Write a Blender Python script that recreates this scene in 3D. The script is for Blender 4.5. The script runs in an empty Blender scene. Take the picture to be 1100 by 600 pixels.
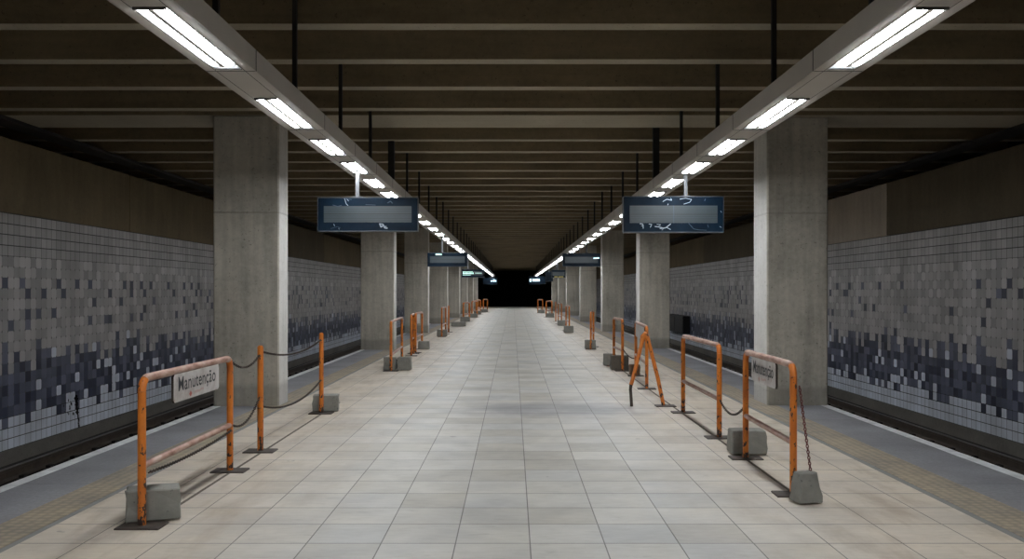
import bpy, bmesh, math, random
from mathutils import Vector, Matrix
random.seed(11)
C = bpy.context.scene.collection
F = 980.0          # focal length in pixels of the 1100 px wide frame
EYE = 1.6

# ------------------------------------------------------------------ materials
def new_mat(name):
    m = bpy.data.materials.new(name); m.use_nodes = True
    nt = m.node_tree
    for n in list(nt.nodes): nt.nodes.remove(n)
    out = nt.nodes.new('ShaderNodeOutputMaterial')
    b = nt.nodes.new('ShaderNodeBsdfPrincipled')
    nt.links.new(b.outputs[0], out.inputs[0])
    return m, nt, b

def N(nt, t, **kw):
    n = nt.nodes.new(t)
    for k, v in kw.items(): setattr(n, k, v)
    return n

def L(nt, a, b): nt.links.new(a, b)

def setin(nt, sock, v):
    if isinstance(v, bpy.types.NodeSocket): nt.links.new(v, sock)
    else: sock.default_value = v

def mth(nt, op, a, b=None, c=None):
    n = N(nt, 'ShaderNodeMath', operation=op)
    setin(nt, n.inputs[0], a)
    if b is not None: setin(nt, n.inputs[1], b)
    if c is not None: setin(nt, n.inputs[2], c)
    return n.outputs[0]

def mix(nt, fac, a, b, blend='MIX'):
    n = N(nt, 'ShaderNodeMix', data_type='RGBA', blend_type=blend)
    setin(nt, n.inputs[0], fac); setin(nt, n.inputs[6], a); setin(nt, n.inputs[7], b)
    return n.outputs[2]

def pos(nt):
    return N(nt, 'ShaderNodeNewGeometry').outputs['Position']

def scaled(nt, v, s):
    n = N(nt, 'ShaderNodeMapping'); L(nt, v, n.inputs[0]); n.inputs['Scale'].default_value = s
    return n.outputs[0]

def noise(nt, v, scale, detail=4, rough=.55):
    n = N(nt, 'ShaderNodeTexNoise'); L(nt, v, n.inputs['Vector'])
    n.inputs['Scale'].default_value = scale; n.inputs['Detail'].default_value = detail
    n.inputs['Roughness'].default_value = rough
    return n.outputs['Fac']

def ramp(nt, f, stops, interp='LINEAR'):
    n = N(nt, 'ShaderNodeValToRGB'); L(nt, f, n.inputs[0])
    cr = n.color_ramp; cr.interpolation = interp
    while len(cr.elements) < len(stops): cr.elements.new(.5)
    for e, (p, c) in zip(cr.elements, stops):
        e.position = p; e.color = c if len(c) == 4 else (*c, 1)
    return n.outputs[0]

def bump(nt, b, h, strength=.3, dist=.01):
    n = N(nt, 'ShaderNodeBump'); n.inputs['Strength'].default_value = strength
    n.inputs['Distance'].default_value = dist
    L(nt, h, n.inputs['Height']); L(nt, n.outputs[0], b.inputs['Normal'])

def c4(c): return (*c, 1)

def plain(name, col, rough=.6, metal=0.0, var=.12, scale=6):
    m, nt, b = new_mat(name)
    f = noise(nt, pos(nt), scale)
    lo = tuple(x*(1-var) for x in col); hi = tuple(min(1, x*(1+var)) for x in col)
    L(nt, ramp(nt, f, [(.3, lo), (.7, hi)]), b.inputs['Base Color'])
    b.inputs['Roughness'].default_value = rough; b.inputs['Metallic'].default_value = metal
    return m

def concrete(name, col, streak=(3, 3, .25), var=.35, joint=None, dark_base=False):
    m, nt, b = new_mat(name)
    p = pos(nt)
    big = noise(nt, p, .9, 5)
    fine = noise(nt, p, 14, 6, .65)
    st = noise(nt, scaled(nt, p, streak), 3.0, 4)
    s = mth(nt, 'ADD', mth(nt, 'MULTIPLY', big, .45), mth(nt, 'ADD', mth(nt, 'MULTIPLY', fine, .25), mth(nt, 'MULTIPLY', st, .3)))
    lo = tuple(x*(1-var) for x in col); hi = tuple(min(1, x*(1+var)) for x in col)
    c = ramp(nt, s, [(.33, lo), (.67, hi)])
    pit = ramp(nt, noise(nt, p, 30, 2), [(.27, (.45, .45, .45)), (.34, (1, 1, 1))])
    c = mix(nt, .8, c, pit, 'MULTIPLY')
    sep = N(nt, 'ShaderNodeSeparateXYZ'); L(nt, p, sep.inputs[0])
    if joint is not None:
        d = mth(nt, 'ABSOLUTE', mth(nt, 'SUBTRACT', mth(nt, 'ADD', sep.outputs[2], mth(nt, 'MULTIPLY', fine, .03)), joint))
        f = mth(nt, 'LESS_THAN', d, .012)
        c = mix(nt, mth(nt, 'MULTIPLY', f, mth(nt, 'MULTIPLY', big, .7)), c, c4(tuple(x*.3 for x in col)))
    if dark_base:  # colour darkens towards the floor
        g = mth(nt, 'SUBTRACT', 1.0, mth(nt, 'MULTIPLY', mth(nt, 'ADD', sep.outputs[2], mth(nt, 'MULTIPLY', big, -.25)), 5.0))
        g = mth(nt, 'MINIMUM', mth(nt, 'MAXIMUM', g, 0.0), .45)
        c = mix(nt, g, c, c4(tuple(x*.35 for x in col)))
    L(nt, c, b.inputs['Base Color'])
    b.inputs['Roughness'].default_value = .85
    bump(nt, b, s, .35, .02)
    return m

def emis(name, col, strength):
    m, nt, b = new_mat(name)
    b.inputs['Base Color'].default_value = c4(col)
    b.inputs['Emission Color'].default_value = c4(col)
    b.inputs['Emission Strength'].default_value = strength
    return m

TP, TX0, TY0 = .474, .1087, 5.803      # floor tile pitch and a known joint crossing
def floor_mat():
    m, nt, b = new_mat('pale_floor_tiles')
    p = pos(nt)
    sep = N(nt, 'ShaderNodeSeparateXYZ'); L(nt, p, sep.inputs[0])
    u = mth(nt, 'DIVIDE', mth(nt, 'SUBTRACT', sep.outputs[0], TX0), TP)
    v = mth(nt, 'DIVIDE', mth(nt, 'SUBTRACT', sep.outputs[1], TY0), .478)
    def edge(t):
        fr = mth(nt, 'FRACT', t)
        return mth(nt, 'MINIMUM', fr, mth(nt, 'SUBTRACT', 1.0, fr))
    eu, ev = edge(u), edge(v)
    ju = mth(nt, 'LESS_THAN', eu, .0085)
    jv = mth(nt, 'LESS_THAN', ev, .012)
    j = mth(nt, 'MAXIMUM', ju, jv)
    cmb = N(nt, 'ShaderNodeCombineXYZ')
    L(nt, mth(nt, 'FLOOR', u), cmb.inputs[0]); L(nt, mth(nt, 'FLOOR', v), cmb.inputs[1])
    wn = N(nt, 'ShaderNodeTexWhiteNoise', noise_dimensions='2D'); L(nt, cmb.outputs[0], wn.inputs['Vector'])
    tile = ramp(nt, wn.outputs['Value'], [(0, (.48, .455, .40)), (.4, (.56, .54, .49)), (.75, (.61, .59, .545)), (1, (.52, .515, .49))])
    # blends to a warmer beige along the sides
    side = mth(nt, 'MINIMUM', mth(nt, 'MAXIMUM', mth(nt, 'MULTIPLY', mth(nt, 'SUBTRACT', mth(nt, 'ABSOLUTE', sep.outputs[0]), 1.1), .75), 0.0), 1.0)
    tile = mix(nt, mth(nt, 'MULTIPLY', side, .65), tile, c4((.70, .595, .475)))
    cloud = ramp(nt, noise(nt, p, 1.3, 5, .6), [(.33, (.80, .81, .84)), (.62, (1.03, 1.02, 1.0))])
    tile = mix(nt, .8, tile, cloud, 'MULTIPLY')
    fine = ramp(nt, noise(nt, scaled(nt, p, (1, 4, 1)), 6, 6, .7), [(.35, (.88, .87, .85)), (.65, (1.04, 1.04, 1.04))])
    tile = mix(nt, .7, tile, fine, 'MULTIPLY')
    # the large dirty patch worn into the tiles
    dx = mth(nt, 'DIVIDE', mth(nt, 'SUBTRACT', sep.outputs[0], .55), 1.6)
    dy = mth(nt, 'DIVIDE', mth(nt, 'SUBTRACT', sep.outputs[1], 12.4), .95)
    r = mth(nt, 'SQRT', mth(nt, 'ADD', mth(nt, 'MULTIPLY', dx, dx), mth(nt, 'MULTIPLY', dy, dy)))
    pat = mth(nt, 'MULTIPLY', mth(nt, 'MAXIMUM', mth(nt, 'SUBTRACT', 1.0, r), 0.0), mth(nt, 'MULTIPLY', noise(nt, p, 2.2, 4), 2.3))
    tile = mix(nt, mth(nt, 'MINIMUM', pat, .6), tile, c4((.22, .225, .25)))
    sm = mth(nt, 'MULTIPLY', side, ramp(nt, noise(nt, scaled(nt, p, (2.2, .5, 1)), 1.9, 5, .6), [(.5, (0, 0, 0)), (.68, (1, 1, 1))]))
    tile = mix(nt, mth(nt, 'MULTIPLY', sm, .45), tile, c4((.30, .215, .135)))
    smu = ramp(nt, noise(nt, scaled(nt, p, (1, 2.5, 1)), 3.1, 5, .65), [(.60, (0, 0, 0)), (.72, (1, 1, 1))])
    tile = mix(nt, mth(nt, 'MULTIPLY', smu, .35), tile, c4((.27, .245, .21)))
    spk = ramp(nt, noise(nt, p, 5.5, 2, .4), [(.215, (1, 1, 1)), (.235, (0, 0, 0))])
    tile = mix(nt, mth(nt, 'MULTIPLY', spk, .55), tile, c4((.2, .18, .16)))
    c = mix(nt, mth(nt, 'MULTIPLY', j, .88), tile, c4((.11, .10, .088)))
    L(nt, c, b.inputs['Base Color'])
    L(nt, ramp(nt, noise(nt, p, 2.5, 4), [(.35, (.42,)*3), (.65, (.62,)*3)]), b.inputs['Roughness'])
    bump(nt, b, mth(nt, 'SUBTRACT', 1.0, j), .25, .004)
    return m

def strip_mat():
    m, nt, b = new_mat('grey_edge_paving')
    p = pos(nt)
    sep = N(nt, 'ShaderNodeSeparateXYZ'); L(nt, p, sep.inputs[0])
    c = ramp(nt, noise(nt, p, 30, 6, .7), [(.3, (.195, .195, .21)), (.7, (.285, .285, .305))])
    cl = ramp(nt, noise(nt, p, 1.2, 4), [(.3, (.75, .75, .75)), (.65, (1.08, 1.08, 1.08))])
    c = mix(nt, 1, c, cl, 'MULTIPLY')
    fr = mth(nt, 'FRACT', mth(nt, 'DIVIDE', sep.outputs[1], 1.9))
    c = mix(nt, mth(nt, 'MULTIPLY', mth(nt, 'LESS_THAN', fr, .006), .6), c, c4((.06, .06, .065)))
    L(nt, c, b.inputs['Base Color']); b.inputs['Roughness'].default_value = .7
    return m

def tactile_mat():
    m, nt, b = new_mat('worn_yellow_tactile')
    p = pos(nt)
    vo = N(nt, 'ShaderNodeTexVoronoi', feature='F1'); L(nt, p, vo.inputs['Vector']); vo.inputs['Scale'].default_value = 13
    vo.inputs['Randomness'].default_value = .25
    dots = ramp(nt, vo.outputs['Distance'], [(.2, (.40, .34, .245)), (.5, (.29, .25, .19))])
    wear = ramp(nt, noise(nt, p, 2.2, 5), [(.35, (.75, .76, .82)), (.65, (1.05, 1, .95))])
    c = mix(nt, 1, dots, wear, 'MULTIPLY')
    L(nt, c, b.inputs['Base Color']); b.inputs['Roughness'].default_value = .75
    bump(nt, b, mth(nt, 'SUBTRACT', 1.0, vo.outputs['Distance']), .5, .006)
    return m

def orange_mat():
    m, nt, b = new_mat('chipped_orange_paint')
    p = pos(nt)
    sep = N(nt, 'ShaderNodeSeparateXYZ'); L(nt, p, sep.inputs[0])
    base = ramp(nt, noise(nt, p, 5, 4), [(.3, (.50, .125, .012)), (.7, (.72, .22, .022))])
    low = mth(nt, 'MULTIPLY', mth(nt, 'MAXIMUM', mth(nt, 'SUBTRACT', .34, sep.outputs[2]), 0.0), .38)
    ch = mth(nt, 'ADD', noise(nt, scaled(nt, p, (1, 1, .6)), 26, 4, .6), low)
    msk = ramp(nt, ch, [(.60, (0, 0, 0)), (.63, (1, 1, 1))])
    c = mix(nt, msk, base, c4((.045, .026, .02)))
    L(nt, c, b.inputs['Base Color']); b.inputs['Roughness'].default_value = .5
    return m

def rail_mat():
    m, nt, b = new_mat('faded_worn_rail')
    p = pos(nt)
    c = ramp(nt, noise(nt, scaled(nt, p, (3, 1, 3)), 6, 5, .6), [(.3, (.24, .10, .06)), (.5, (.42, .24, .18)), (.68, (.50, .36, .30))])
    L(nt, c, b.inputs['Base Color']); b.inputs['Roughness'].default_value = .45
    return m

def tile_wall_mat():
    m, nt, b = new_mat('glazed_wall_tiles')
    a = N(nt, 'ShaderNodeAttribute', attribute_name='tile_colour')
    d = ramp(nt, noise(nt, scaled(nt, pos(nt), (1, 1, .35)), 1.6, 5), [(.3, (.72, .71, .69)), (.68, (1.06, 1.06, 1.06))])
    c = mix(nt, 1, a.outputs['Color'], d, 'MULTIPLY')
    L(nt, c, b.inputs['Base Color']); b.inputs['Roughness'].default_value = .38
    return m

def sign_face_mat():
    m, nt, b = new_mat('scuffed_navy_enamel')
    p = pos(nt)
    c = ramp(nt, noise(nt, p, 3, 4), [(.3, (.0014, .0055, .0125)), (.7, (.0035, .014, .028))])
    s = ramp(nt, noise(nt, scaled(nt, p, (1, 1, 5)), 28, 3, .7), [(.70, (0, 0, 0)), (.74, (1, 1, 1))])
    c = mix(nt, mth(nt, 'MULTIPLY', s, .3), c, c4((.12, .15, .18)))
    L(nt, c, b.inputs['Base Color']); b.inputs['Roughness'].default_value = .4; b.inputs['Specular IOR Level'].default_value = .12
    return m

def board_mat():
    m, nt, b = new_mat('weathered_white_board')
    p = pos(nt)
    c = ramp(nt, noise(nt, p, 7, 5), [(.3, (.42, .37, .34)), (.6, (.62, .59, .57))])
    s = ramp(nt, noise(nt, p, 19, 4), [(.64, (0, 0, 0)), (.70, (1, 1, 1))])
    c = mix(nt, mth(nt, 'MULTIPLY', s, .6), c, c4((.32, .2, .15)))
    L(nt, c, b.inputs['Base Color']); b.inputs['Roughness'].default_value = .5
    return m

def display_mat():
    m, nt, b = new_mat('grey_display_panel')
    p = pos(nt)
    sep = N(nt, 'ShaderNodeSeparateXYZ'); L(nt, p, sep.inputs[0])
    w = mth(nt, 'FRACT', mth(nt, 'MULTIPLY', sep.outputs[2], 34.0))
    c = ramp(nt, w, [(0, (.024, .034, .039)), (.8, (.035, .047, .053)), (.9, (.014, .02, .023))])
    c = mix(nt, .6, c, ramp(nt, noise(nt, p, 4, 4), [(.3, (.7,)*3), (.7, (1.1,)*3)]), 'MULTIPLY')
    L(nt, c, b.inputs['Base Color']); b.inputs['Roughness'].default_value = .35
    b.inputs['Emission Color'].default_value = (.20, .26, .28, 1); b.inputs['Emission Strength'].default_value = .05
    return m

M = dict(
    floor=floor_mat(), strip=strip_mat(), tactile=tactile_mat(), orange=orange_mat(), rail=rail_mat(),
    walltile=tile_wall_mat(), navy=sign_face_mat(), board=board_mat(), display=display_mat(),
    white_edge=plain('white_edge_stone', (.66, .67, .68), .65, var=.2, scale=5),
    grey_line=plain('grey_joint_band', (.22, .22, .215), .7),
    grout=plain('dark_grout', (.06, .058, .056), .9),
    grout_pale=plain('grey_grout', (.15, .147, .145), .9),
    stain=plain('black_grime', (.012, .011, .011), .7),
    column=concrete('column_concrete', (.47, .44, .375), (3, 3, .2), .42, joint=2.72, dark_base=True),
    column_lit=concrete('lit_column_face', (.62, .61, .58), (3, 3, .2), .2, joint=2.72, dark_base=True),  # lighter copy: light on the inner faces is put into the colour
    panel=concrete('brown_panel_concrete', (.17, .13, .072), (2, 2, .25), .3),
    panel_dark=concrete('dark_brown_panel_concrete', (.108, .084, .05), (2, 2, .25), .3),
    panel_pale=concrete('pale_panel_concrete', (.40, .34, .27), (2, 2, .25), .2),
    ceil=concrete('ceiling_concrete', (.19, .15, .09), (.3, 3, 3), .25),
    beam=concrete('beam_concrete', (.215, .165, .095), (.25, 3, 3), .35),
    soffit_lit=concrete('lit_soffit_concrete', (.33, .285, .21), (.25, 3, 3), .15),  # paler than the beam sides, painting in light bounced up from below
    plinth=concrete('dirty_plinth_concrete', (.13, .12, .105), (1, .3, 1), .3),
    bed=concrete('sooty_track_bed', (.03, .027, .024), (1, 1, 1), .4),
    block=concrete('grey_block_concrete', (.235, .23, .205), (2, 2, 2), .3),
    block_dark=concrete('dark_block_concrete', (.10, .088, .07), (2, 2, 2), .3),
    block_brown=concrete('brown_block_concrete', (.15, .085, .05), (2, 2, 2), .3),
    sleeper=plain('oily_sleeper', (.014, .012, .011), .8, var=.3),
    rail_steel=plain('rusty_rail_steel', (.085, .066, .052), .4, .4, var=.3),
    steel_dark=plain('rusty_plate_steel', (.055, .042, .034), .6, .2, var=.3),
    black=plain('black_paint', (.008, .008, .009), .6),
    dark_wall=plain('unlit_tunnel_wall', (.004, .004, .004), .95),  # near-black colour stands in for the darkness of recess and tunnel
    trough=plain('grey_painted_channel', (.50, .46, .41), .5, var=.06, scale=2),
    seam=plain('channel_seam', (.05, .047, .043), .7),
    rod=plain('dark_hanger_steel', (.018, .016, .014), .6),
    pole=plain('pale_sign_pole', (.09, .094, .10), .6),
    alu=plain('dull_aluminium_edge', (.075, .085, .095), .5, .3),
    reflector=plain('white_reflector', (.82, .83, .85), .4, var=.02),
    holder=plain('lampholder_plastic', (.35, .36, .37), .5),
    joint=plain('dark_floor_joint', (.12, .095, .075), .8),
    tube=emis('fluorescent_tube', (.93, .965, 1.0), 65),
    ink=plain('black_lettering', (.022, .024, .028), .6),
    red_ink=plain('faded_red_print', (.48, .13, .10), .6),
    pink_ink=plain('smeared_red_print', (.52, .33, .29), .6),
    scratch=plain('white_scratches', (.36, .42, .47), .6),
    scratch_dim=plain('dim_scratches', (.055, .085, .12), .6),
    chain=plain('rusty_chain', (.05, .036, .028), .55, .4, var=.3),
    red_chain=plain('reddish_chain', (.15, .05, .04), .55, .2, var=.4, scale=40),
    lit_green=emis('lit_pale_green', (.55, .85, .75), 1.0),
    lit_white=emis('lit_pale_blue', (.6, .85, .95), 1.6),
    lit_yellow=emis('lit_dull_yellow', (.5, .42, .12), .35),
)

# ------------------------------------------------------------------ mesh helpers
class MB:
    """Collects shapes with material slots, then links ONE mesh object."""
    def __init__(s): s.v = []; s.f = []; s.mi = []; s.sm = []
    def add(s, vs, fs, mi=0, smooth=False):
        o = len(s.v); s.v += [tuple(p) for p in vs]
        for f in fs: s.f.append([o+i for i in f]); s.mi.append(mi); s.sm.append(smooth)
    def box(s, x0, x1, y0, y1, z0, z1, mi=0):
        vs = [(x, y, z) for z in (z0, z1) for y in (y0, y1) for x in (x0, x1)]
        s.add(vs, [(0, 2, 3, 1), (4, 5, 7, 6), (0, 1, 5, 4), (2, 6, 7, 3), (0, 4, 6, 2), (1, 3, 7, 5)], mi)
    def cbox(s, x0, x1, y0, y1, z0, z1, c, mi=0):
        """box with its vertical edges chamfered and a chamfered top edge"""
        def ring(d, z):
            a, b, e, f = x0+d, x1-d, y0+d, y1-d
            k = c
            return [(a+k, e, z), (b-k, e, z), (b, e+k, z), (b, f-k, z), (b-k, f, z), (a+k, f, z), (a, f-k, z), (a, e+k, z)]
        r = ring(0, z0) + ring(0, z1-c) + ring(c, z1)
        fs = [tuple(reversed(range(8))), tuple(range(16, 24))]
        for lv in (0, 8):
            for i in range(8): fs.append((lv+i, lv+(i+1) % 8, lv+8+(i+1) % 8, lv+8+i))
        s.add(r, fs, mi)
    def tube(s, pts, r, seg=12, mi=0, cap=True):
        pts = [Vector(p) for p in pts]; n = len(pts); vs = []
        t0 = (pts[1]-pts[0]).normalized()
        up = Vector((0, 0, 1)) if abs(t0.z) < .9 else Vector((0, 1, 0))
        nrm = t0.cross(up).normalized()
        for i, p in enumerate(pts):
            if i == 0: t = pts[1]-pts[0]
            elif i == n-1: t = pts[-1]-pts[-2]
            else: t = (pts[i]-pts[i-1]).normalized()+(pts[i+1]-pts[i]).normalized()
            t.normalize()
            nrm = (nrm - t*nrm.dot(t)).normalized(); bn = t.cross(nrm)
            for k in range(seg):
                a = 2*math.pi*k/seg
                vs.append(p+nrm*(r*math.cos(a))+bn*(r*math.sin(a)))
        fs = []
        for i in range(n-1):
            for k in range(seg):
                fs.append((i*seg+k, i*seg+(k+1) % seg, (i+1)*seg+(k+1) % seg, (i+1)*seg+k))
        s.add(vs, fs, mi, True)
        if cap:
            s.add(vs[:seg], [tuple(reversed(range(seg)))], mi); s.add(vs[-seg:], [tuple(range(seg))], mi)
    def torus(s, c, ax, bx, R, r, stretch, seg=10, ts=5, mi=0):
        ax, bx = ax.normalized(), bx.normalized(); cx = ax.cross(bx); vs = []
        for i in range(seg):
            a = 2*math.pi*i/seg
            d = ax*(math.cos(a)*stretch)+bx*math.sin(a)
            nd = (ax*math.cos(a)+bx*math.sin(a))
            for k in range(ts):
                b = 2*math.pi*k/ts
                vs.append(c+d*R+nd*(r*math.cos(b))+cx*(r*math.sin(b)))
        fs = [(i*ts+k, i*ts+(k+1) % ts, ((i+1) % seg)*ts+(k+1) % ts, ((i+1) % seg)*ts+k) for i in range(seg) for k in range(ts)]
        s.add(vs, fs, mi, True)
    def build(s, name, mats, parent=None):
        if not isinstance(mats, (list, tuple)): mats = [mats]
        me = bpy.data.meshes.new(name); me.from_pydata(s.v, [], s.f); me.update()
        for m in mats: me.materials.append(m)
        me.polygons.foreach_set('material_index', s.mi)
        me.polygons.foreach_set('use_smooth', s.sm)
        o = bpy.data.objects.new(name, me); C.objects.link(o)
        if parent is not None: o.parent = parent
        return o

def tag(o, label=None, cat=None, group=None, kind=None):
    if label: o['label'] = label
    if cat: o['category'] = cat
    if group: o['group'] = group
    if kind: o['kind'] = kind
    return o

def empty(name, loc, rz=0.0):
    o = bpy.data.objects.new(name, None); C.objects.link(o)
    o.location = loc; o.rotation_euler = (0, 0, rz); o.empty_display_size = .2
    return o

def structure(o, label=None, cat=None): return tag(o, label, cat, kind='structure')

def copy_tree(o, parent=None):
    c = o.copy(); C.objects.link(c)
    if parent is not None: c.parent = parent
    for ch in list(o.children): copy_tree(ch, c)
    return c

def sbox(name, mat, b):
    m = MB(); m.box(*b); return structure(m.build(name, mat))

ORD = ['first', 'second', 'third', 'fourth', 'fifth', 'sixth', 'seventh', 'eighth', 'ninth', 'tenth', 'eleventh', 'twelfth']

# ------------------------------------------------------------------ the setting
Y0, Y1 = -9.0, 98.0
EL, ER = -4.2, 4.45              # platform edges
WL, WR = -7.4, 7.75              # tiled walls
TB, TT = -.714, 2.75             # tiles from / to
sbox('floor', M['floor'], (-3.14, 3.26, Y0, Y1, -1.1, 0))
def band(name, mat, x0, x1, top=0.0): return sbox(name, mat, (min(x0, x1), max(x0, x1), Y0, Y1, -1.1, top))
band('trim_1', M['grey_line'], -3.19, -3.14); band('trim_2', M['tactile'], -3.52, -3.19, .004)
band('floor_edge_left', M['strip'], -4.08, -3.52); band('trim_3', M['white_edge'], EL, -4.08, .002)
band('trim_4', M['grey_line'], 3.26, 3.32); band('trim_5', M['tactile'], 3.32, 3.70, .004)
band('floor_edge_right', M['strip'], 3.70, 4.33); band('trim_6', M['white_edge'], 4.33, ER, .002)
sbox('floor_track_left', M['bed'], (WL-.3, EL, Y0, 110, -1.3, -1.1))
sbox('floor_track_right', M['bed'], (ER, WR+.3, Y0, 110, -1.3, -1.1))
# dark steel strips let into the floor under the rows of barriers
structure((lambda m: (m.box(-2.515, -2.49, 6.4, 13.2, 0, .003), m.build('trim_7', M['joint']))[1])(MB()))
structure((lambda m: (m.box(2.215, 2.24, 7.0, 19.4, 0, .003), m.build('trim_8', M['joint']))[1])(MB()))

def tiled_wall(name, X, nrm, seed, stain=None):
    rnd = random.Random(seed)
    P, rows = .1575, 22
    ph = (TT-TB)/rows
    n = int((Y1-Y0)/P)
    v, f, mi, col = [], [], [], []
    def quad(pts, m, c):
        o = len(v); v.extend(pts)
        idx = list(range(o, o+len(pts)))
        if nrm < 0: idx.reverse()
        f.append(idx); mi.append(m); col.extend([c]*len(pts))
    xg = X
    quad([(xg, Y0, TB-.05), (xg, Y1, TB-.05), (xg, Y1, TT+.1), (xg, Y0, TT+.1)], 1, (0, 0, 0, 1))
    xt = X + nrm*.003
    xm = X + nrm*.0012; zt, zb = TT-4*ph, TT-19*ph
    quad([(xm, Y0, zb), (xm, Y1, zb), (xm, Y1, zt), (xm, Y0, zt)], 3, (0, 0, 0, 1))
    grey = lambda a, b: (lambda g: (g*1.02, g*.985, g*.985, 1))(rnd.uniform(a, b))
    def navy():
        g = rnd.uniform(.7, 1.35)
        return (.050*g, .058*g, .098*g, 1)
    def slate():
        g = rnd.uniform(.8, 1.4)
        return (.122*g, .134*g, .19*g, 1)
    white = lambda: (lambda g: (g*.90, g*.96, g*1.08, 1))(rnd.uniform(.72, .82))
    # how the dark band climbs differs from column to column
    for i in range(n):
        tip = rnd.choice([15, 15, 14, 14, 15, 12.8, 13, 13]) if i % 3 else rnd.choice([13, 13, 14, 12])
        drip = rnd.choice([18, 18, 18, 19, 19, 17])
        for r in range(rows):
            y0, y1 = Y0+i*P, Y0+(i+1)*P
            z1, z0 = TT-r*ph, TT-(r+1)*ph
            if r < 4: c = grey(.36, .48); cut = 0; g = .006
            elif r < 6: c = grey(.30, .58); cut = .013; g = .0025
            elif r < 11:
                c = grey(.31, .54) if rnd.random() > .13 else (navy() if rnd.random() < .75 else slate()); cut = .014; g = .0025
            elif r < 12: c = grey(.35, .54); cut = .014; g = .0025
            elif r <= drip and r < 20 and r >= 12:
                cut = .014; g = .0025
                if r >= tip:
                    q = rnd.random()
                    c = navy() if q < .36 else (slate() if q < .93 else white())
                else: c = grey(.36, .54)
            else: c = white(); cut = 0 if r > 18 else .014; g = .003
            h = (.009 if r < 4 else .008 if r >= 19 else g)/2
            if r < 4 or r >= 19:
                gz = .014 if r < 4 else .012
                pts = [(xt, y0+h, z0+gz/2), (xt, y1-h, z0+gz/2), (xt, y1-h, z1-gz/2), (xt, y0+h, z1-gz/2)]
            else:
                k = cut; k2 = cut*1.7
                pts = [(xt, y0+h+k, z0), (xt, y1-h-k, z0), (xt, y1-h, z0+k2), (xt, y1-h, z1-k2), (xt, y1-h-k, z1), (xt, y0+h+k, z1), (xt, y0+h, z1-k2), (xt, y0+h, z0+k2)]
            quad(pts, 0, c)
    if stain:
        sy, sz0, sz1 = stain; xs = X+nrm*.006
        for k in range(26):
            t = k/25; yy = sy+.09*t+rnd.uniform(-.03, .03); zz = sz1+(sz0-sz1)*t
            w = rnd.uniform(.02, .06)*(1.2-.5*t); hh = rnd.uniform(.03, .06)
            quad([(xs, yy-w, zz), (xs, yy, zz-hh), (xs, yy+w, zz+.01), (xs, yy, zz+hh)], 2, (0, 0, 0, 1)); 
        for k in range(14):
            yy = sy-rnd.uniform(.05, .45); zz = sz1-rnd.uniform(0, .3); w = rnd.uniform(.008, .02)
            quad([(xs, yy-w, zz), (xs, yy, zz-w*2), (xs, yy+w, zz), (xs, yy, zz+w*2)], 2, (0, 0, 0, 1))
    me = bpy.data.meshes.new(name); me.from_pydata(v, [], f); me.update()
    for m in (M['walltile'], M['grout'], M['stain'], M['grout_pale']): me.materials.append(m)
    me.polygons.foreach_set('material_index', mi)
    at = me.color_attributes.new('tile_colour', 'FLOAT_COLOR', 'CORNER')
    order = []
    for poly in me.polygons:
        for li in poly.loop_indices: order.append(col[me.loops[li].vertex_index])
    at.data.foreach_set('color', [x for c in order for x in c])
    o = bpy.data.objects.new(name, me); C.objects.link(o)
    return structure(o)
tiled_wall('wall_left', WL, 1, 3, stain=(15.45, -.72, -.18))
tiled_wall('wall_right', WR, -1, 5)
sbox('baseboard_left', M['plinth'], (WL-.3, WL+.02, Y0, Y1, -.93, TB-.005))
sbox('trim_11', M['bed'], (WL-.3, WL+.01, Y0, Y1, -1.1, -.93))
sbox('trim_12', M['bed'], (WR-.01, WR+.3, Y0, Y1, -1.1, -.93))
sbox('baseboard_right', M['plinth'], (WR-.02, WR+.3, Y0, Y1, -.93, TB-.005))
# concrete panels over the tiles
def panels(side, X, cuts, mats):
    for k in range(len(cuts)-1):
        m = MB(); a, b = cuts[k]+.012, cuts[k+1]-.012
        x0, x1 = (X-.3, X+.05) if side == 'left' else (X-.05, X+.3)
        m.box(x0, x1, a, b, TT+.005, 3.83)
        structure(m.build('wall_%s_panel' % side, mats[k % len(mats)] if k < len(mats) else mats[-1]))
cl = [Y0, 8.5, 17.5, 26.5, 35.5, 44.5, 53.5, 62.5, 71.5, 80.5, 89.5, Y1]
panels('left', WL, cl, [M['panel'], M['panel'], M['panel'], M['panel_dark'], M['panel']])
cr = [Y0, 9.8, 18.8, 27.8, 36.8, 45.8, 54.8, 63.8, 72.8, 81.8, 90.8, Y1]
panels('right', WR, cr, [M['panel_dark'], M['panel_dark'], M['panel_pale'], M['panel_dark'], M['panel']])
# dark recess over the panels, ceiling slab and ribs
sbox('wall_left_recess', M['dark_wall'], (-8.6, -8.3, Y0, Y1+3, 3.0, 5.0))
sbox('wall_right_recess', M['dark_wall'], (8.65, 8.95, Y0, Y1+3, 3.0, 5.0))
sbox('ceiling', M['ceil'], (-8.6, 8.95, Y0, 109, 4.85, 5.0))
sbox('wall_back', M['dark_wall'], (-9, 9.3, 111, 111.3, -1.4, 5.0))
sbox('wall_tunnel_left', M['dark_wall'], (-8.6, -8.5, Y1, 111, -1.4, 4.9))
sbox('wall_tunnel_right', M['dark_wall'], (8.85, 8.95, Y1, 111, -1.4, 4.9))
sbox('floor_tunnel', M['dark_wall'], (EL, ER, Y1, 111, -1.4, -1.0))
CLN = [12.75, 25.1, 35.2, 45.5, 56.0, 65.5, 75.0, 84.5]
CRN = [12.85, 25.8, 36.5, 48.5, 61.0, 72.0, 84.0]
ribs = [8.45+1.28*k for k in range(-13, 4)] + [14.8+1.245*k for k in range(76)]
first = None
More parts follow.
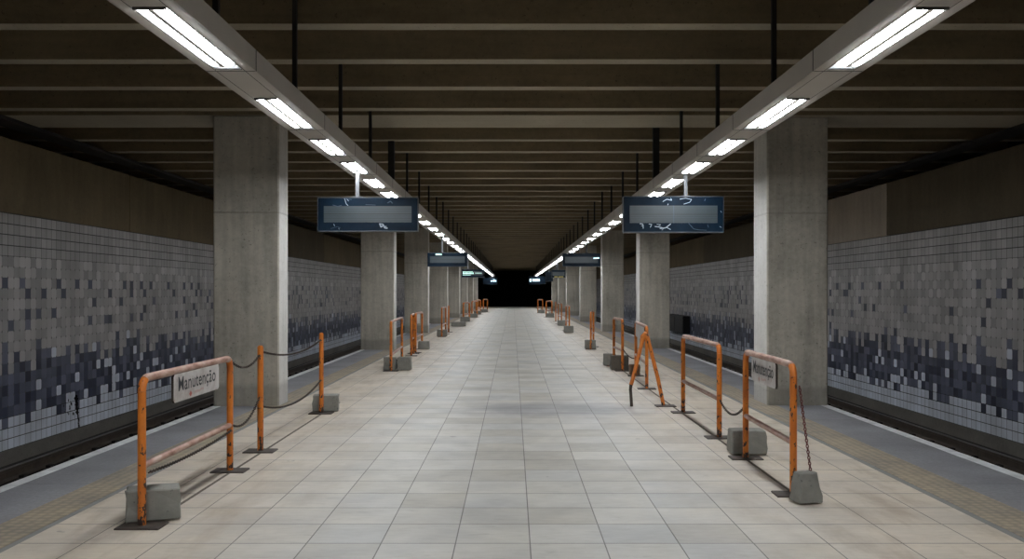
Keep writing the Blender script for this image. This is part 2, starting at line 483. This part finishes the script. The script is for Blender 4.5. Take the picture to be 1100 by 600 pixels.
for y in ribs:
    if y > 108: continue
    if first is None:
        m = MB(); m.box(-8.3, 8.65, -.1, .1, 4.05, 4.85); m.mi[0] = 1; first = m.build('ceiling_beam', [M['beam'], M['soffit_lit']]); o = first
    else:
        o = first.copy(); C.objects.link(o)
    o.location.y = y; structure(o)
m = MB(); m.box(-8.3, 8.65, 12.68, 13.64, 4.05, 4.85); m.mi[0] = 1; structure(m.build('ceiling_beam', [M['beam'], M['soffit_lit']]))
m = MB(); m.box(WL-.02, WL+.32, Y0, Y1, 4.0, 4.05); structure(m.build('trim_9', M['rod']))
m = MB(); m.box(WR-.32, WR+.02, Y0, Y1, 4.0, 4.05); structure(m.build('trim_10', M['rod']))

SIDE = {'l': 'on the chain-linked post side', 'r': 'on the leaning trestle side'}
def column(x0, x1, y, depth, label, grp=None):
    o = empty('concrete_column', ((x0+x1)/2, y+depth/2, 0)); w = (x1-x0)/2
    m = MB()
    c = .02
    m.add([(sx, sy, z) for z in (0, 4.047) for sx, sy in ((-w+c, -depth/2), (w-c, -depth/2), (w, -depth/2+c), (w, depth/2-c), (w-c, depth/2), (-w+c, depth/2), (-w, depth/2-c), (-w, -depth/2+c))],
          [tuple(range(7, -1, -1)), tuple(range(8, 16))] + [(i, (i+1) % 8, 8+(i+1) % 8, 8+i) for i in range(8)])
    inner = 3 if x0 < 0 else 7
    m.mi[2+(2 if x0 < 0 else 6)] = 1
    b = m.build('concrete_column', [M['column'], M['column_lit']]); b.location = o.location
    hm = MB(); hm.box(x0-.02, x1+.02, y-.02, y+depth+.02, 4.05, 4.85); structure(hm.build('ceiling_beam', M['beam']))
    bpy.data.objects.remove(o)
    b.name = 'concrete_column'
    return tag(b, label, 'column', 'concrete columns', 'thing')
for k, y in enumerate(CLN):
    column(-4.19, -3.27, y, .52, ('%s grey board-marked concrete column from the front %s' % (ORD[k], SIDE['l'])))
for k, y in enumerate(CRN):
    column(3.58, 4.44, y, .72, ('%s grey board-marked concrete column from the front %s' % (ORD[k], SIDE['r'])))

# tracks
def rail_profile(x, label):
    pr = [(-.07, 0), (.07, 0), (.07, .015), (.012, .035), (.012, .12), (.036, .13), (.036, .165), (-.036, .165), (-.036, .13), (-.012, .12), (-.012, .035), (-.07, .015)]
    m = MB(); n = len(pr)
    vs = [(a, Y0, z) for a, z in pr] + [(a, Y1, z) for a, z in pr]
    m.add(vs, [(i, (i+1) % n, n+(i+1) % n, n+i) for i in range(n)]+[tuple(range(n-1, -1, -1)), tuple(range(n, 2*n))])
    o = m.build('track_rail', M['rail_steel']); o.location = (x, 0, -.953); tag(o, label, 'rail')
rail_profile(-6.84, 'dark steel rail nearest the tiled wall in the chain-linked post side track pit')
rail_profile(-5.34, 'dark steel rail nearest the platform edge on the chain-linked post side')
rail_profile(7.18, 'dark steel rail nearest the tiled wall in the leaning trestle side track pit')
rail_profile(5.68, 'dark steel rail nearest the platform edge on the leaning trestle side')
sl = None
for x, s in ((-6.09, 'l'), (6.43, 'r')):
    for k in range(38):
        if sl is None:
            m = MB(); m.cbox(-1.2, 1.2, -.13, .13, 0, .145, .015)
            for sx in (-.75, .75):
                for d in (-.11, .11): m.box(sx+d-.035, sx+d+.035, -.05, .05, .145, .185)
            sl = m.build('track_sleeper', M['sleeper']); o = sl
        else:
            o = sl.copy(); C.objects.link(o)
        o.location = (x, 7.5+.72*k, -1.1)
        tag(o, 'dark oily sleeper under the rails in the track pit %s' % SIDE[s], 'sleeper', 'track sleepers %s' % SIDE[s])

# ------------------------------------------------------------------ lamps
TRW, TRZ, TRH = .17, 3.15, .15
ends = [-3.3, -.9, 1.5, 3.9, 6.36, 8.7, 10.4, 12.03]
while ends[-1] < 16: ends.append(ends[-1]+1.62)
while ends[-1] < 90: ends.append(ends[-1]+2.1)
lens = [1.38 if e < 9 else 1.12 if e < 17 else 1.12 for e in ends]
FW = .088
def trough(X, side):
    root = empty('hanging_light_channel', (X, 0, 0))
    tag(root, 'long grey suspended light channel running %s of the platform' % SIDE[side].replace('on the', 'over the'), 'light channel')
    m = MB(); a, b = -5.0, 92.5; t = .006
    for s in (-1, 1):
        m.box(s*TRW-t, s*TRW+t, a, b, TRZ, TRZ+TRH)
        x0, x1 = sorted((s*TRW, s*FW)); m.box(x0, x1, a, b, TRZ, TRZ+.006)
        # narrow shadow gap beside the fittings
        x0, x1 = sorted((s*(FW+.012), s*(FW+.016))); m.box(x0, x1, a, b, TRZ-.0015, TRZ+.001, 1)
    m.box(-TRW, TRW, a, b, TRZ+TRH-.006, TRZ+TRH)
    y = a
    for e, l in zip(ends, lens):
        m.box(-FW, FW, y, e-l-.012, TRZ, TRZ+.006); y = e+.012
        ys = e+.06
        for s in (-1, 1): m.box(s*(TRW+t)-.002, s*(TRW+t)+.002, ys-.006, ys+.006, TRZ, TRZ+TRH, 1)
        m.box(-TRW, TRW, ys-.006, ys+.006, TRZ-.0015, TRZ+.001, 1)
    m.box(-FW, FW, y, b, TRZ, TRZ+.006)
    m.build('channel', [M['trough'], M['seam']], root)
    y = 6.1 if side == 'l' else 5.8
    rod = None; k = 0
    while y < 91 and k < 60:
        thick = (k == 4)
        if rod is None or thick or k == 5:
            mm = MB(); r = .05 if thick else .02
            mm.box(-r, r, -r, r, TRZ+TRH, 4.86); mm.box(-.07, .07, -.05, .05, TRZ+TRH, TRZ+TRH+.03)
            rod = mm.build('hanger_rod', M['rod'], root); o = rod
        else:
            o = rod.copy(); C.objects.link(o); o.parent = root
        o.location = (0, y, 0)
        y += 2.2; k += 1
XT = {'l': -1.984, 'r': 2.288}
trough(XT['l'], 'l'); trough(XT['r'], 'r')

def make_fixture(l):
    root = empty('ceiling_light', (0, 0, 0))
    m = MB(); d = .05; h = l/2; w = FW; z = TRZ
    # open box, white inside: floor of the recess, four sloping sides, thin lip
    it, iw = h-.02, w-.022
    vs = [(-w, -h, z), (w, -h, z), (w, h, z), (-w, h, z), (-iw, -it, z+d), (iw, -it, z+d), (iw, it, z+d), (-iw, it, z+d)]
    m.add(vs, [(4, 5, 6, 7), (0, 1, 5, 4), (1, 2, 6, 5), (2, 3, 7, 6), (3, 0, 4, 7)])
    m.box(-w-.004, w+.004, h-.002, h+.01, z-.003, z+.01, 1); m.box(-w-.004, w+.004, -h-.008, -h+.003, z-.0135, z+.01, 1)
    m.box(-.016, .016, -it, h-.11, z-.013, z+d, 2)  # ridge added so a dark gap shows between the glowing tubes
    m.build('reflector', [M['reflector'], M['seam'], M['trough']], root)
    for s in (-1, 1):
        t = MB(); t.tube([(s*.05, -h+.022, z+.012), (s*.05, h-.12, z+.012)], .0235, 16); t.build('tube', M['tube'], root)
        for e in (-1, 1):
            ye = -h+.016 if e < 0 else h-.11
            q = MB(); q.cbox(s*.05-.013, s*.05+.013, ye-.012, ye+.012, z-.008, z+.045, .004)
            q.build('lamp_holder', M['holder'], root)
    return root
protos = {}
for s in 'lr':
    vis = 0
    for e, l in zip(ends, lens):
        if l not in protos: protos[l] = make_fixture(l); o = protos[l]
        else: o = copy_tree(protos[l])
        o.location = (XT[s], e-l/2, 0)
        where = 'in the channel over the chain-linked post side' if s == 'l' else 'in the channel over the leaning trestle side'
        if e < 5: lab = 'fluorescent light overhead, before the first in %s' % where[3:]
        elif vis < 12: lab = '%s twin tube fluorescent light from the front %s' % (ORD[vis], where)
        else: lab = 'small distant fluorescent light farther along %s' % where[3:]
        if e >= 5: vis += 1
        tag(o, lab, 'light', 'fluorescent lights %s' % where)

# ------------------------------------------------------------------ hanging signs
def stroke(m, pts, w, y, mi=0):
    for (xa, za), (xb, zb) in zip(pts[:-1], pts[1:]):
        d = Vector((xb-xa, zb-za)); 
        if d.length < 1e-6: continue
        n = Vector((-d.y, d.x)).normalized()*w/2
        m.add([(xa-n.x, y, za-n.y), (xb-n.x, y, zb-n.y), (xb+n.x, y, zb+n.y), (xa+n.x, y, za+n.y)], [(0, 1, 2, 3)], mi)

def hanging_sign(x0, x1, z0, z1, y, xp, label, lit=None, marks=None, cross=False, dim=False):
    cx = (x0+x1)/2; w, h = x1-x0, z1-z0
    root = empty('hanging_platform_sign', (cx, y, z0)); tag(root, label, 'sign')
    m = MB(); m.cbox(-w/2, w/2, -.06, .06, .0, h, .008); m.build('housing', M['navy'], root)
    e = MB(); e.box(-w/2-.004, w/2+.004, -.065, .065, -.012, 0); e.box(-w/2-.004, w/2+.004, -.065, .065, h, h+.008); e.box(w/2, w/2+.006, -.065, .065, 0, h); e.box(-w/2-.006, -w/2, -.065, .065, 0, h)
    e.build('edge_trim', M['alu'], root)
    p = MB(); a, b, c, d = -w/2+w*.06, w/2-w*.06, h*.25, h*.75
    p.box(a, b, -.063, -.058, c, d)
    if cross:
        p.box(-.003, .003, -.0645, -.062, c, d, 1)
    p.box(a, b, -.0645, -.062, (c+d)/2-.002, (c+d)/2+.002, 2)
    p.build('display_panel', [M['navy'] if dim else M['display'], M['scratch_dim'], M['black']], root)
    q = MB(); q.box(xp-cx-.022, xp-cx+.022, -.022, .022, h+.008, TRZ-z0); q.box(xp-cx-.06, xp-cx+.06, -.04, .04, h+.008, h+.02)
    q.build('hanger_pole', M['pole'], root)
    if marks:
        k = MB()
        for pts, ww, mi in marks: stroke(k, [(px*w-w/2, pz*h) for px, pz in pts], ww, -.0665, mi)
        k.build('scratched_marks', [M['scratch'], M['scratch_dim']], root)
    if lit:
        g = MB()
        for (ax, bx, az, bz) in lit[1]: g.box(-w/2+ax*w, -w/2+bx*w, -.068, -.064, az*h, bz*h)
        g.build('lit_characters', M[lit[0]], root)
    return root
mk_l = [([(.27, .98), (.285, .82), (.305, .76)], .006, 0), ([(.29, .97), (.31, .9)], .005, 0), ([(.26, .97), (.34, .95)], .005, 1), ([(.15, .78), (.2, .74), (.24, .77)], .006, 1),
        ([(.62, .22), (.635, .10), (.66, .17), (.67, .08), (.70, .07)], .016, 0), ([(.63, .20), (.66, .19)], .014, 0), ([(.66, .12), (.69, .12)], .012, 0),
        ([(.70, .84), (.73, .90), (.75, .83)], .008, 1), ([(.16, .2), (.17, .14)], .006, 0), ([(.21, .08), (.215, .03)], .004, 0), ([(.13, .06), (.2, .12), (.23, .07)], .004, 1), ([(.48, .79), (.58, .78)], .004, 1)]
mk_r = [([(.16, .23), (.19, .22), (.195, .09)], .010, 0), ([(.175, .17), (.2, .17)], .008, 0), ([(.25, .22), (.28, .21), (.265, .12)], .009, 0), ([(.31, .15), (.36, .13), (.40, .10)], .010, 0),
        ([(.33, .21), (.37, .2), (.35, .16)], .007, 0), ([(.36, .09), (.42, .11), (.46, .20), (.47, .23)], .012, 0), ([(.43, .12), (.47, .06)], .010, 0), ([(.38, .04), (.4, .1)], .006, 0),
        ([(.65, .24), (.70, .08), (.75, .05), (.83, .04)], .007, 1), ([(.39, .86), (.43, .93), (.48, .9), (.47, .96)], .008, 0), ([(.44, .76), (.445, .80)], .008, 0),
        ([(.56, .93), (.62, .96), (.68, .92), (.66, .84), (.60, .79)], .006, 0), ([(.82, .95), (.81, .88)], .007, 1), ([(.84, .2), (.85, .12)], .006, 1), ([(.97, .6), (.98, .55)], .006, 0), ([(.96, .15), (.98, .12)], .006, 0)]
def sx(px, Y): return (px-551)*Y/F
hanging_sign(sx(342.5, 11.65), sx(449, 11.65), 2.375, 2.79, 11.65, XT['l']+.0, 'scuffed navy hanging display sign, the big near one over the chain-linked post side', marks=mk_l)
hanging_sign(sx(669.5, 12.1), sx(776, 12.1), 2.39, 2.85, 12.1, XT['r'], 'scratched navy hanging display sign, the big near one with white scribbles over the trestle side', marks=mk_r, cross=True)
hanging_sign(sx(459.5, 25.6), sx(502, 25.6), 2.31, 2.68, 25.6, XT['l'], 'smaller navy hanging sign, second from the front over the chain-linked post side', lit=('lit_green', [(.2, .36, .84, .94)]))
hanging_sign(sx(604.4, 28.4), sx(644.6, 28.4), 2.39, 2.78, 28.4, XT['r'], 'smaller navy hanging sign, second from the front over the leaning trestle side', lit=('lit_white', [(.82, .90, .58, .68), (.9, .97, .6, .7)]))
hanging_sign(sx(496, 40.5), sx(520, 40.5), 2.24, 2.58, 40.5, XT['l'], 'distant hanging sign with a glowing pale green panel', lit=('lit_green', [(.05+.055*k, .09+.055*k, .4, .62) for k in range(9)]+[(.04, .5, .68, .74), (.6, .9, .5, .55), (.04, .4, .25, .3)]))
hanging_sign(sx(592.5, 47.5), sx(607.3, 47.5), 2.33, 2.72, 47.5, XT['r'], 'distant dark hanging sign with a dull yellow glow along its bottom', lit=('lit_yellow', [(.2, .45, .05, .14), (.5, .85, .05, .14)]))
hanging_sign(sx(586, 58), sx(594, 58), 2.25, 2.85, 58, XT['r'], 'plain navy hanging sign just behind the dull yellow glowing one', dim=True)
hanging_sign(sx(568, 84), sx(586, 84), 2.3, 3.0, 84, XT['r'], 'farthest hanging sign with glowing pale blue characters against the dark', dim=True, lit=('lit_white', [(.05, .15, .3, .68), (.22, .32, .35, .65), (.34, .44, .35, .65), (.46, .56, .35, .65), (.58, .65, .35, .65)]))
hanging_sign(sx(519, 86), sx(534, 86), 2.3, 2.9, 86, XT['l'], 'farthest hanging sign with faint pale characters against the dark', dim=True, lit=('lit_white', [(.55, .7, .42, .58), (.73, .82, .4, .75), (.85, .93, .4, .62)]))

# ------------------------------------------------------------------ barriers
def text_mesh(name, body, width, height, mat, parent, loc, offset=.02, spacing=1.0):
    cu = bpy.data.curves.new(name, 'FONT'); cu.body = body; cu.size = 1; cu.offset = offset; cu.extrude = 0; cu.space_character = spacing
    t = bpy.data.objects.new('tmp', cu); C.objects.link(t)
    dg = bpy.context.evaluated_depsgraph_get(); dg.update()
    me = bpy.data.meshes.new_from_object(t.evaluated_get(dg))
    bpy.data.objects.remove(t); bpy.data.curves.remove(cu)
    xs = [v.co.x for v in me.vertices]; ys = [v.co.y for v in me.vertices]
    x0, x1, y0, y1 = min(xs), max(xs), min(ys), max(ys)
    for v in me.vertices:
        a = (v.co.x-x0)/(x1-x0)*width-width/2; b = (v.co.y-y0)/(y1-y0)*height-height/2
        v.co = (a, 0, b)
    me.materials.clear(); me.materials.append(mat)
    o = bpy.data.objects.new(name, me); C.objects.link(o); o.parent = parent; o.location = loc
    return o

def arc_rail(L_, H, R, r):
    pts = []
    for k in range(7):
        a = math.pi - k*math.pi/12
        pts.append((R+R*math.cos(a), 0, H-R+R*math.sin(a)))
    for k in range(7):
        a = math.pi/2 - k*math.pi/12
        pts.append((L_-R+R*math.cos(a), 0, H-R+R*math.sin(a)))
    return pts

def barrier(a, b, H, label, sign=None, plates=(1, 1), low=.41, r=.028, rough_sign=0, name='maintenance_barrier'):
    """a -> b runs from the picture's left to its right; the viewer stands on the local -y side."""
    a = Vector((a[0], a[1], 0)); b = Vector((b[0], b[1], 0)); d = b-a; L_ = d.length
    root = empty(name, a, math.atan2(d.y, d.x)); tag(root, label, 'barrier', 'orange maintenance barriers')
    R = .09; top = H-r
    for k, x in enumerate((0, L_)):
        m = MB(); m.tube([(x, 0, .008), (x, 0, .3), (x, 0, .6), (x, 0, top-R)], r, 14)
        leg = m.build('leg', M['orange'], root)
        if plates[k]:
            p = MB(); p.cbox(x-.10, x+.10, -.15, .15, 0, .012, .004); p.build('base_plate', M['steel_dark'], leg)
    m = MB(); pts = arc_rail(L_, top, R, r); m.tube(pts[:5], r, 14, 0, False); m.tube(pts[4:10], r, 14, 1, False); m.tube(pts[9:], r, 14, 0, False)
    m.build('top_rail', [M['orange'], M['rail']], root)
    m = MB(); m.tube([(0, 0, low), (L_, 0, low)], r*.85, 12); m.build('lower_rail', M['rail'], root)
    if sign:
        x0, x1, z0, z1 = sign; w = x1-x0
        m = MB(); rr = .02
        prof = [(x0+rr, z0), (x1-rr, z0), (x1, z0+rr), (x1, z1-rr), (x1-rr, z1), (x0+rr, z1), (x0, z1-rr), (x0, z0+rr)]
        y0, y1 = -.022, -.004
        m.add([(p[0], y0, p[1]) for p in prof], [tuple(range(8))], 0)
        m.add([(p[0], y1, p[1]) for p in prof], [tuple(range(7, -1, -1))], 1)
        m.add([(p[0], y, p[1]) for y in (y0, y1) for p in prof], [(i, 8+i, 8+(i+1) % 8, (i+1) % 8) for i in range(8)], 1)
        sb = m.build('sign_board', [M['board'], M['steel_dark']], root)
        h = z1-z0
        if rough_sign != 2:
            text_mesh('lettering', 'Manutenção', w*.82, h*.64, M['ink'], sb, ((x0+x1)/2-w*.0, -.0235, z0+h*.56), .008, 1.04)
            q = MB(); cx, cz = x0+w*.34, z0+h*.16; s = h*.12
            q.add([(cx-s*1.3, -.0235, cz), (cx, -.0235, cz-s), (cx+s*1.3, -.0235, cz), (cx, -.0235, cz+s)], [(0, 1, 2, 3)], 0 if not rough_sign else 1)
            q.build('red_emblem', [M['red_ink'], M['pink_ink']], sb); q = MB()
            rnd = random.Random(4)
            for k in range(9):
                ax = x0+w*(.43+.022*k); az = z0+h*(.13+rnd.uniform(0, .06))
                q.add([(ax, -.0235, az), (ax+w*.014, -.0235, az-.003), (ax+w*.016, -.0235, az+h*.09), (ax+.002, -.0235, az+h*.07)], [(0, 1, 2, 3)], 1)
            q.build('smeared_lettering', [M['red_ink'], M['pink_ink']], sb)
    return root

def post(x, y, H, label, plate=True):
    root = empty('barrier_post', (x, y, 0)); tag(root, label, 'post', 'orange chain posts')
    m = MB(); r = .03
    m.tube([(0, 0, .008), (0, 0, .4), (0, 0, .8), (0, 0, H-.03), (0, 0, H-.012)], r, 14)
    m.tube([(0, 0, H-.013), (0, 0, H)], r*.7, 14)
    m.build('pole', M['orange'], root)
    for z in (.44, H-.1):
        e = MB(); e.torus(Vector((.0, -.04, z)), Vector((1, 0, 0)), Vector((0, 1, 0)), .018, .004, 1.0); e.build('chain_eye', M['steel_dark'], root)
    if plate:
        p = MB(); p.cbox(-.15, .15, -.11, .11, 0, .012, .004); p.build('base_plate', M['steel_dark'], root)
    return root

def block(x, y, w, d, h, label, mat='block', rz=0.0, taper=.008, seed=1, slot=False):
    """a cast concrete counterweight: chipped edges, slightly tapering"""
    rnd = random.Random(seed)
    bm = bmesh.new(); bmesh.ops.create_cube(bm, size=1)
    for v in bm.verts:
        top = v.co.z > 0
        v.co = Vector((v.co.x*(w-(taper*2 if top else 0)), v.co.y*(d-(taper*2 if top else 0)), (v.co.z+.5)*h))
    bmesh.ops.subdivide_edges(bm, edges=bm.edges[:], cuts=3, use_grid_fill=True)
    for v in bm.verts:
        on = sum((abs(abs(v.co.x)-w/2) < taper+.004, abs(abs(v.co.y)-d/2) < taper+.004, v.co.z > h-.003))
        if v.co.z > .003:
            j = .002 if on < 2 else .005
            v.co += Vector((rnd.uniform(-j, j), rnd.uniform(-j, j), rnd.uniform(-j, 0)))
    bmesh.ops.bevel(bm, geom=[e for e in bm.edges if e.calc_face_angle(0) > .9], offset=.008, segments=1, affect='EDGES')
    if slot:     # groove across the top where a post can stand
        for v in bm.verts:
            if abs(v.co.x) < w*.14 and v.co.z > h*.6: v.co.z -= h*.12
    me = bpy.data.meshes.new('concrete_block'); bm.to_mesh(me); bm.free()
    me.materials.append(M[mat])
    o = bpy.data.objects.new('concrete_block', me); C.objects.link(o)
    o.location = (x, y, .0125); o.rotation_euler.z = rz
    return tag(o, label, 'block', 'concrete weight blocks')

def chain(a, b, sag, label, mat='chain', link=.036, r=.0036):
    a, b = Vector(a), Vector(b); S = []
    n0 = 60
    for k in range(n0+1):
        t = k/n0; p = a.lerp(b, t); p.z -= sag*4*t*(1-t); S.append(p)
    m = MB(); acc = 0; target = link/2; i = 0
    lens_ = [0]
    for k in range(n0): lens_.append(lens_[-1]+(S[k+1]-S[k]).length)
    tot = lens_[-1]; n = max(2, int(tot/(link*.72)))
    for q in range(n):
        s_ = (q+.5)/n*tot
        while i < n0-1 and lens_[i+1] < s_: i += 1
        f = (s_-lens_[i])/max(1e-9, lens_[i+1]-lens_[i]); c = S[i].lerp(S[i+1], f); t = (S[i+1]-S[i]).normalized()
        u = t.cross(Vector((0, 0, 1))); u = u.normalized() if u.length > .1 else Vector((1, 0, 0)); w = t.cross(u)
        bx = (u+w) if q % 2 else (u-w)
        m.torus(c-a, t, bx, link*.3, r, 1.55, 10, 5)
    o = m.build('hanging_chain', M[mat]); o.location = a
    return tag(o, label, 'chain', 'hanging chains')

# --- chain-post side
barrier((-2.53, 6.22), (-2.525, 8.14), 1.035, 'orange barrier with the clearest white Manutenção sign, nearest on the chain-linked post side', sign=(.52, 1.55, .775, .985))
block(-2.53, 6.42, .36, .22, .215, 'grey concrete block behind the nearest leg of the clearest-lettered barrier', seed=2, rz=.37)
post(-2.53, 9.14, 1.06, 'orange post on a bare flat base, next after the barrier with the clearest sign')
post(-2.52, 12.0, 1.06, 'orange post standing against a concrete block, end of the chains')
block(-2.50, 12.2, .34, .22, .215, 'grey concrete block behind the orange post where the chains end', seed=3, rz=.15)
chain((-2.525, 8.17, .98), (-2.53, 9.11, .97), .09, 'upper short chain from the clearest-lettered barrier to the bare-based orange post')
chain((-2.525, 8.17, .41), (-2.53, 9.11, .55), .11, 'lower short chain from the clearest-lettered barrier to the bare-based orange post')
chain((-2.53, 9.17, 1.0), (-2.52, 11.97, .97), .10, 'upper long chain between the two orange posts')
chain((-2.53, 9.17, .45), (-2.52, 11.97, .44), .13, 'lower long chain between the two orange posts')
chain((-2.50, 6.27, .36), (-2.50, 8.1, .37), .03, 'chain slung under the lower rail of the barrier with the clearest sign')
barrier((-2.46, 18.4), (-2.58, 21.2), 1.02, 'orange barrier with its near leg between two concrete blocks, before the second column', low=.32)
block(-2.44-.06, 18.57, .25, .24, .26, 'grey block of a touching pair at the orange barrier leg, column side', 'block', seed=4)
block(-2.44+.235, 18.58, .28, .24, .26, 'grey block of a touching pair at the orange barrier leg, walkway side', 'block', seed=5)
barrier((-2.53, 22.7), (-2.56, 23.5), 1.05, 'narrow orange barrier without blocks, just past the pair of touching blocks')
barrier((-2.55, 23.9), (-2.53, 25.4), 1.05, 'orange barrier carrying a small pale board near the third column', sign=(.1, .75, .75, 1.0), rough_sign=2)
block(-2.46, 25.22, .31, .24, .22, 'grey block under the end leg of the orange barrier with the pale board', seed=6)
barrier((-2.52, 32.3), (-2.53, 34.3), 1.05, 'small orange barrier beside the fourth column of the chain-linked post side')
block(-2.52, 32.48, .36, .24, .24, 'grey block under the small orange barrier beside the fourth column', seed=7)
post(-2.53, 35.9, 1.05, 'lone distant orange post just past the barrier beside the fourth column')
block(-2.5, 42.0, .66, .5, .2, 'wide low pale concrete slab lying beyond the fourth column', seed=8)
far_l = [(-2.62, 48.6, 1.2, 1.05, 'fifth'), (-2.5, 56, 1.4, 1.05, 'sixth'), (-2.55, 63.5, 1.6, 1.05, 'seventh'), (-2.25, 70, 1.2, 1.05, 'eighth')]
for x, y, l, h, nth in far_l:
    barrier((x-.02, y), (x+.28, y+l*.3), h, 'tiny distant orange barrier near the %s column of the chain-linked post side' % nth, r=.045)
    block(x+.08, y-.21, .5, .3, .25, 'tiny distant block under the orange barrier near the %s chain-linked side column' % nth, seed=int(y))
post(-2.52, 67.0, 1.05, 'tiny distant orange post near the seventh column of the chain-linked post side')

# --- trestle side
barrier((2.235, 8.76), (2.21, 7.19), 1.05, 'nearest orange barrier on the leaning trestle side, its Manutenção sign half faded', sign=(.32, 1.14, .785, 1.0), rough_sign=1)
block(2.22, 6.92, .20, .17, .225, 'small wedge-like grey block tied to the nearest barrier by a reddish chain', seed=12, taper=.03, rz=.25)
block(2.31, 9.02, .34, .24, .23, 'grey concrete block behind the far leg of the half-faded sign barrier', seed=13)
chain((2.245, 7.15, .86), (2.27, 6.95, .215), .0, 'reddish taut chain from the nearest trestle side barrier down to its block', 'red_chain', link=.03, r=.0042)
barrier((2.25, 12.06), (2.26, 9.99), 1.04, 'plain orange barrier without a sign, behind the half-faded sign barrier', low=.42)
chain((2.26, 9.96, .42), (2.235, 8.79, .50), .12, 'drooping chain from the plain signless barrier to the half-faded sign barrier')
barrier((2.33, 17.3), (2.2, 15.0), 1.05, 'orange barrier with a blotchy pale board, standing behind the leaning trestle', sign=(.25, 2.05, .77, 1.0), rough_sign=2)
barrier((2.17, 19.6), (2.21, 18.4), 1.06, 'orange barrier standing among three dark blocks behind the pale-board barrier')
block(2.09, 19.75, .27, .22, .25, 'olive grey block at the far leg of the three-block barrier', 'block', seed=14)
block(2.17, 18.58, .36, .25, .29, 'blackish block at the near leg of the three-block barrier', 'block_dark', seed=15)
block(2.33, 17.47, .2, .2, .2, 'small rusty brown block at the far leg of the pale-board barrier', 'block_brown', seed=16)
chain((2.21, 18.37, .98), (2.32, 17.33, .93), .08, 'upper chain between the three-block barrier and the pale-board barrier')
chain((2.21, 18.37, .45), (2.32, 17.33, .33), .05, 'lower chain between the three-block barrier and the pale-board barrier')
# the leaning trestle: two tubes splayed from a rounded top, the walkway-side foot bent straight down
root = empty('leaning_trestle', (1.87, 12.75, 0)); tag(root, 'two-legged orange trestle like an upside-down V, leaning before the pale-board barrier', 'trestle')
m = MB(); r = .027
m.tube([(-.01, .12, 1.0), (-.06, .10, .86), (-.19, .0, .40), (-.225, -.03, .30)], r, 14); lg = m.build('leg', M['orange'], root)
m = MB(); m.tube([(-.225, -.03, .31), (-.232, -.035, .24), (-.222, -.035, .12), (-.215, -.03, 0)], .022, 12); m.build('bent_foot', M['steel_dark'], lg)
m = MB(); m.tube([(-.01, .12, 1.0), (.05, .1, .86), (.16, .05, .4), (.235, 0, .01)], r, 14); lg = m.build('leg', M['orange'], root)
m = MB(); m.cbox(.12, .40, -.1, .1, 0, .012, .004); m.build('base_plate', M['steel_dark'], lg)
m = MB(); m.tube([(-.055, .10, .88), (-.045, .115, .97), (-.01, .12, 1.015), (.025, .115, .97), (.045, .10, .88)], r*1.05, 14); m.build('top_bend', M['orange'], root)
barrier((2.33, 26.4), (2.16, 25.3), 1.06, 'orange barrier seen edge-on with its block alone on open floor')
block(2.16, 25.5, .31, .25, .24, 'grey block under the edge-on orange barrier alone on open floor', seed=17)
barrier((2.19, 37.6), (2.2, 35.6), 1.05, 'distant orange barrier first beyond the edge-on one on the trestle side')
block(2.16, 35.4, .38, .28, .26, 'distant block first beyond the edge-on barrier on the trestle side', seed=18)
barrier((2.25, 45.2), (2.29, 43), 1.05, 'distant orange barrier second beyond the edge-on one on the trestle side')
block(2.27, 42.79, .37, .3, .24, 'distant block second beyond the edge-on barrier on the trestle side', seed=19)
p_ = post(2.3, 49, 1.05, 'dark distant post between the far orange barriers on the trestle side')
for x, y, l, nth in ((2.2, 56.6, 2.0, 'third'), (1.98, 67.5, 3.0, 'fourth')):
    barrier((x-.12, y+.3), (x+.22, y), 1.05, 'tiny distant orange barrier %s beyond the edge-on one on the trestle side' % nth, r=.045)
    block(x+.1, y-.21, .5, .3, .25, 'tiny distant block %s beyond the edge-on barrier on the trestle side' % nth, seed=int(y))

# black equipment box low on the tiled wall
root = empty('equipment_box', (WR-.16, 41.9, -.25)); tag(root, 'black equipment box mounted low on the tiled wall of the trestle side', 'box')
m = MB(); m.cbox(-.16, .155, -2.0, 2.0, 0, .78, .02); m.build('housing', M['black'], root)
m = MB(); m.box(-.17, -.16, -1.9, -.03, .05, .72); m.box(-.17, -.16, .03, 1.9, .05, .72); m.build('door', M['black'], root)

# ------------------------------------------------------------------ world, camera
w = bpy.data.worlds.new('world'); bpy.context.scene.world = w; w.use_nodes = True
w.node_tree.nodes['Background'].inputs[0].default_value = (.5, .55, .6, 1)
w.node_tree.nodes['Background'].inputs[1].default_value = .004
cam = bpy.data.cameras.new('camera'); co = bpy.data.objects.new('camera', cam); C.objects.link(co)
co.location = (0, 0, EYE); co.rotation_euler = (math.pi/2, 0, 0)
cam.sensor_width = 36; cam.lens = 36*F/1100
cam.shift_y = 13/1100; cam.shift_x = -1/1100
cam.clip_end = 300
sc = bpy.context.scene; sc.camera = co
sc.view_settings.view_transform = 'Standard'
sc.view_settings.look = 'None'
sc.view_settings.exposure = 0.0
sc.cycles.use_denoising = True
sc.cycles.max_bounces = 8; sc.cycles.diffuse_bounces = 5
sc.cycles.sample_clamp_indirect = 4
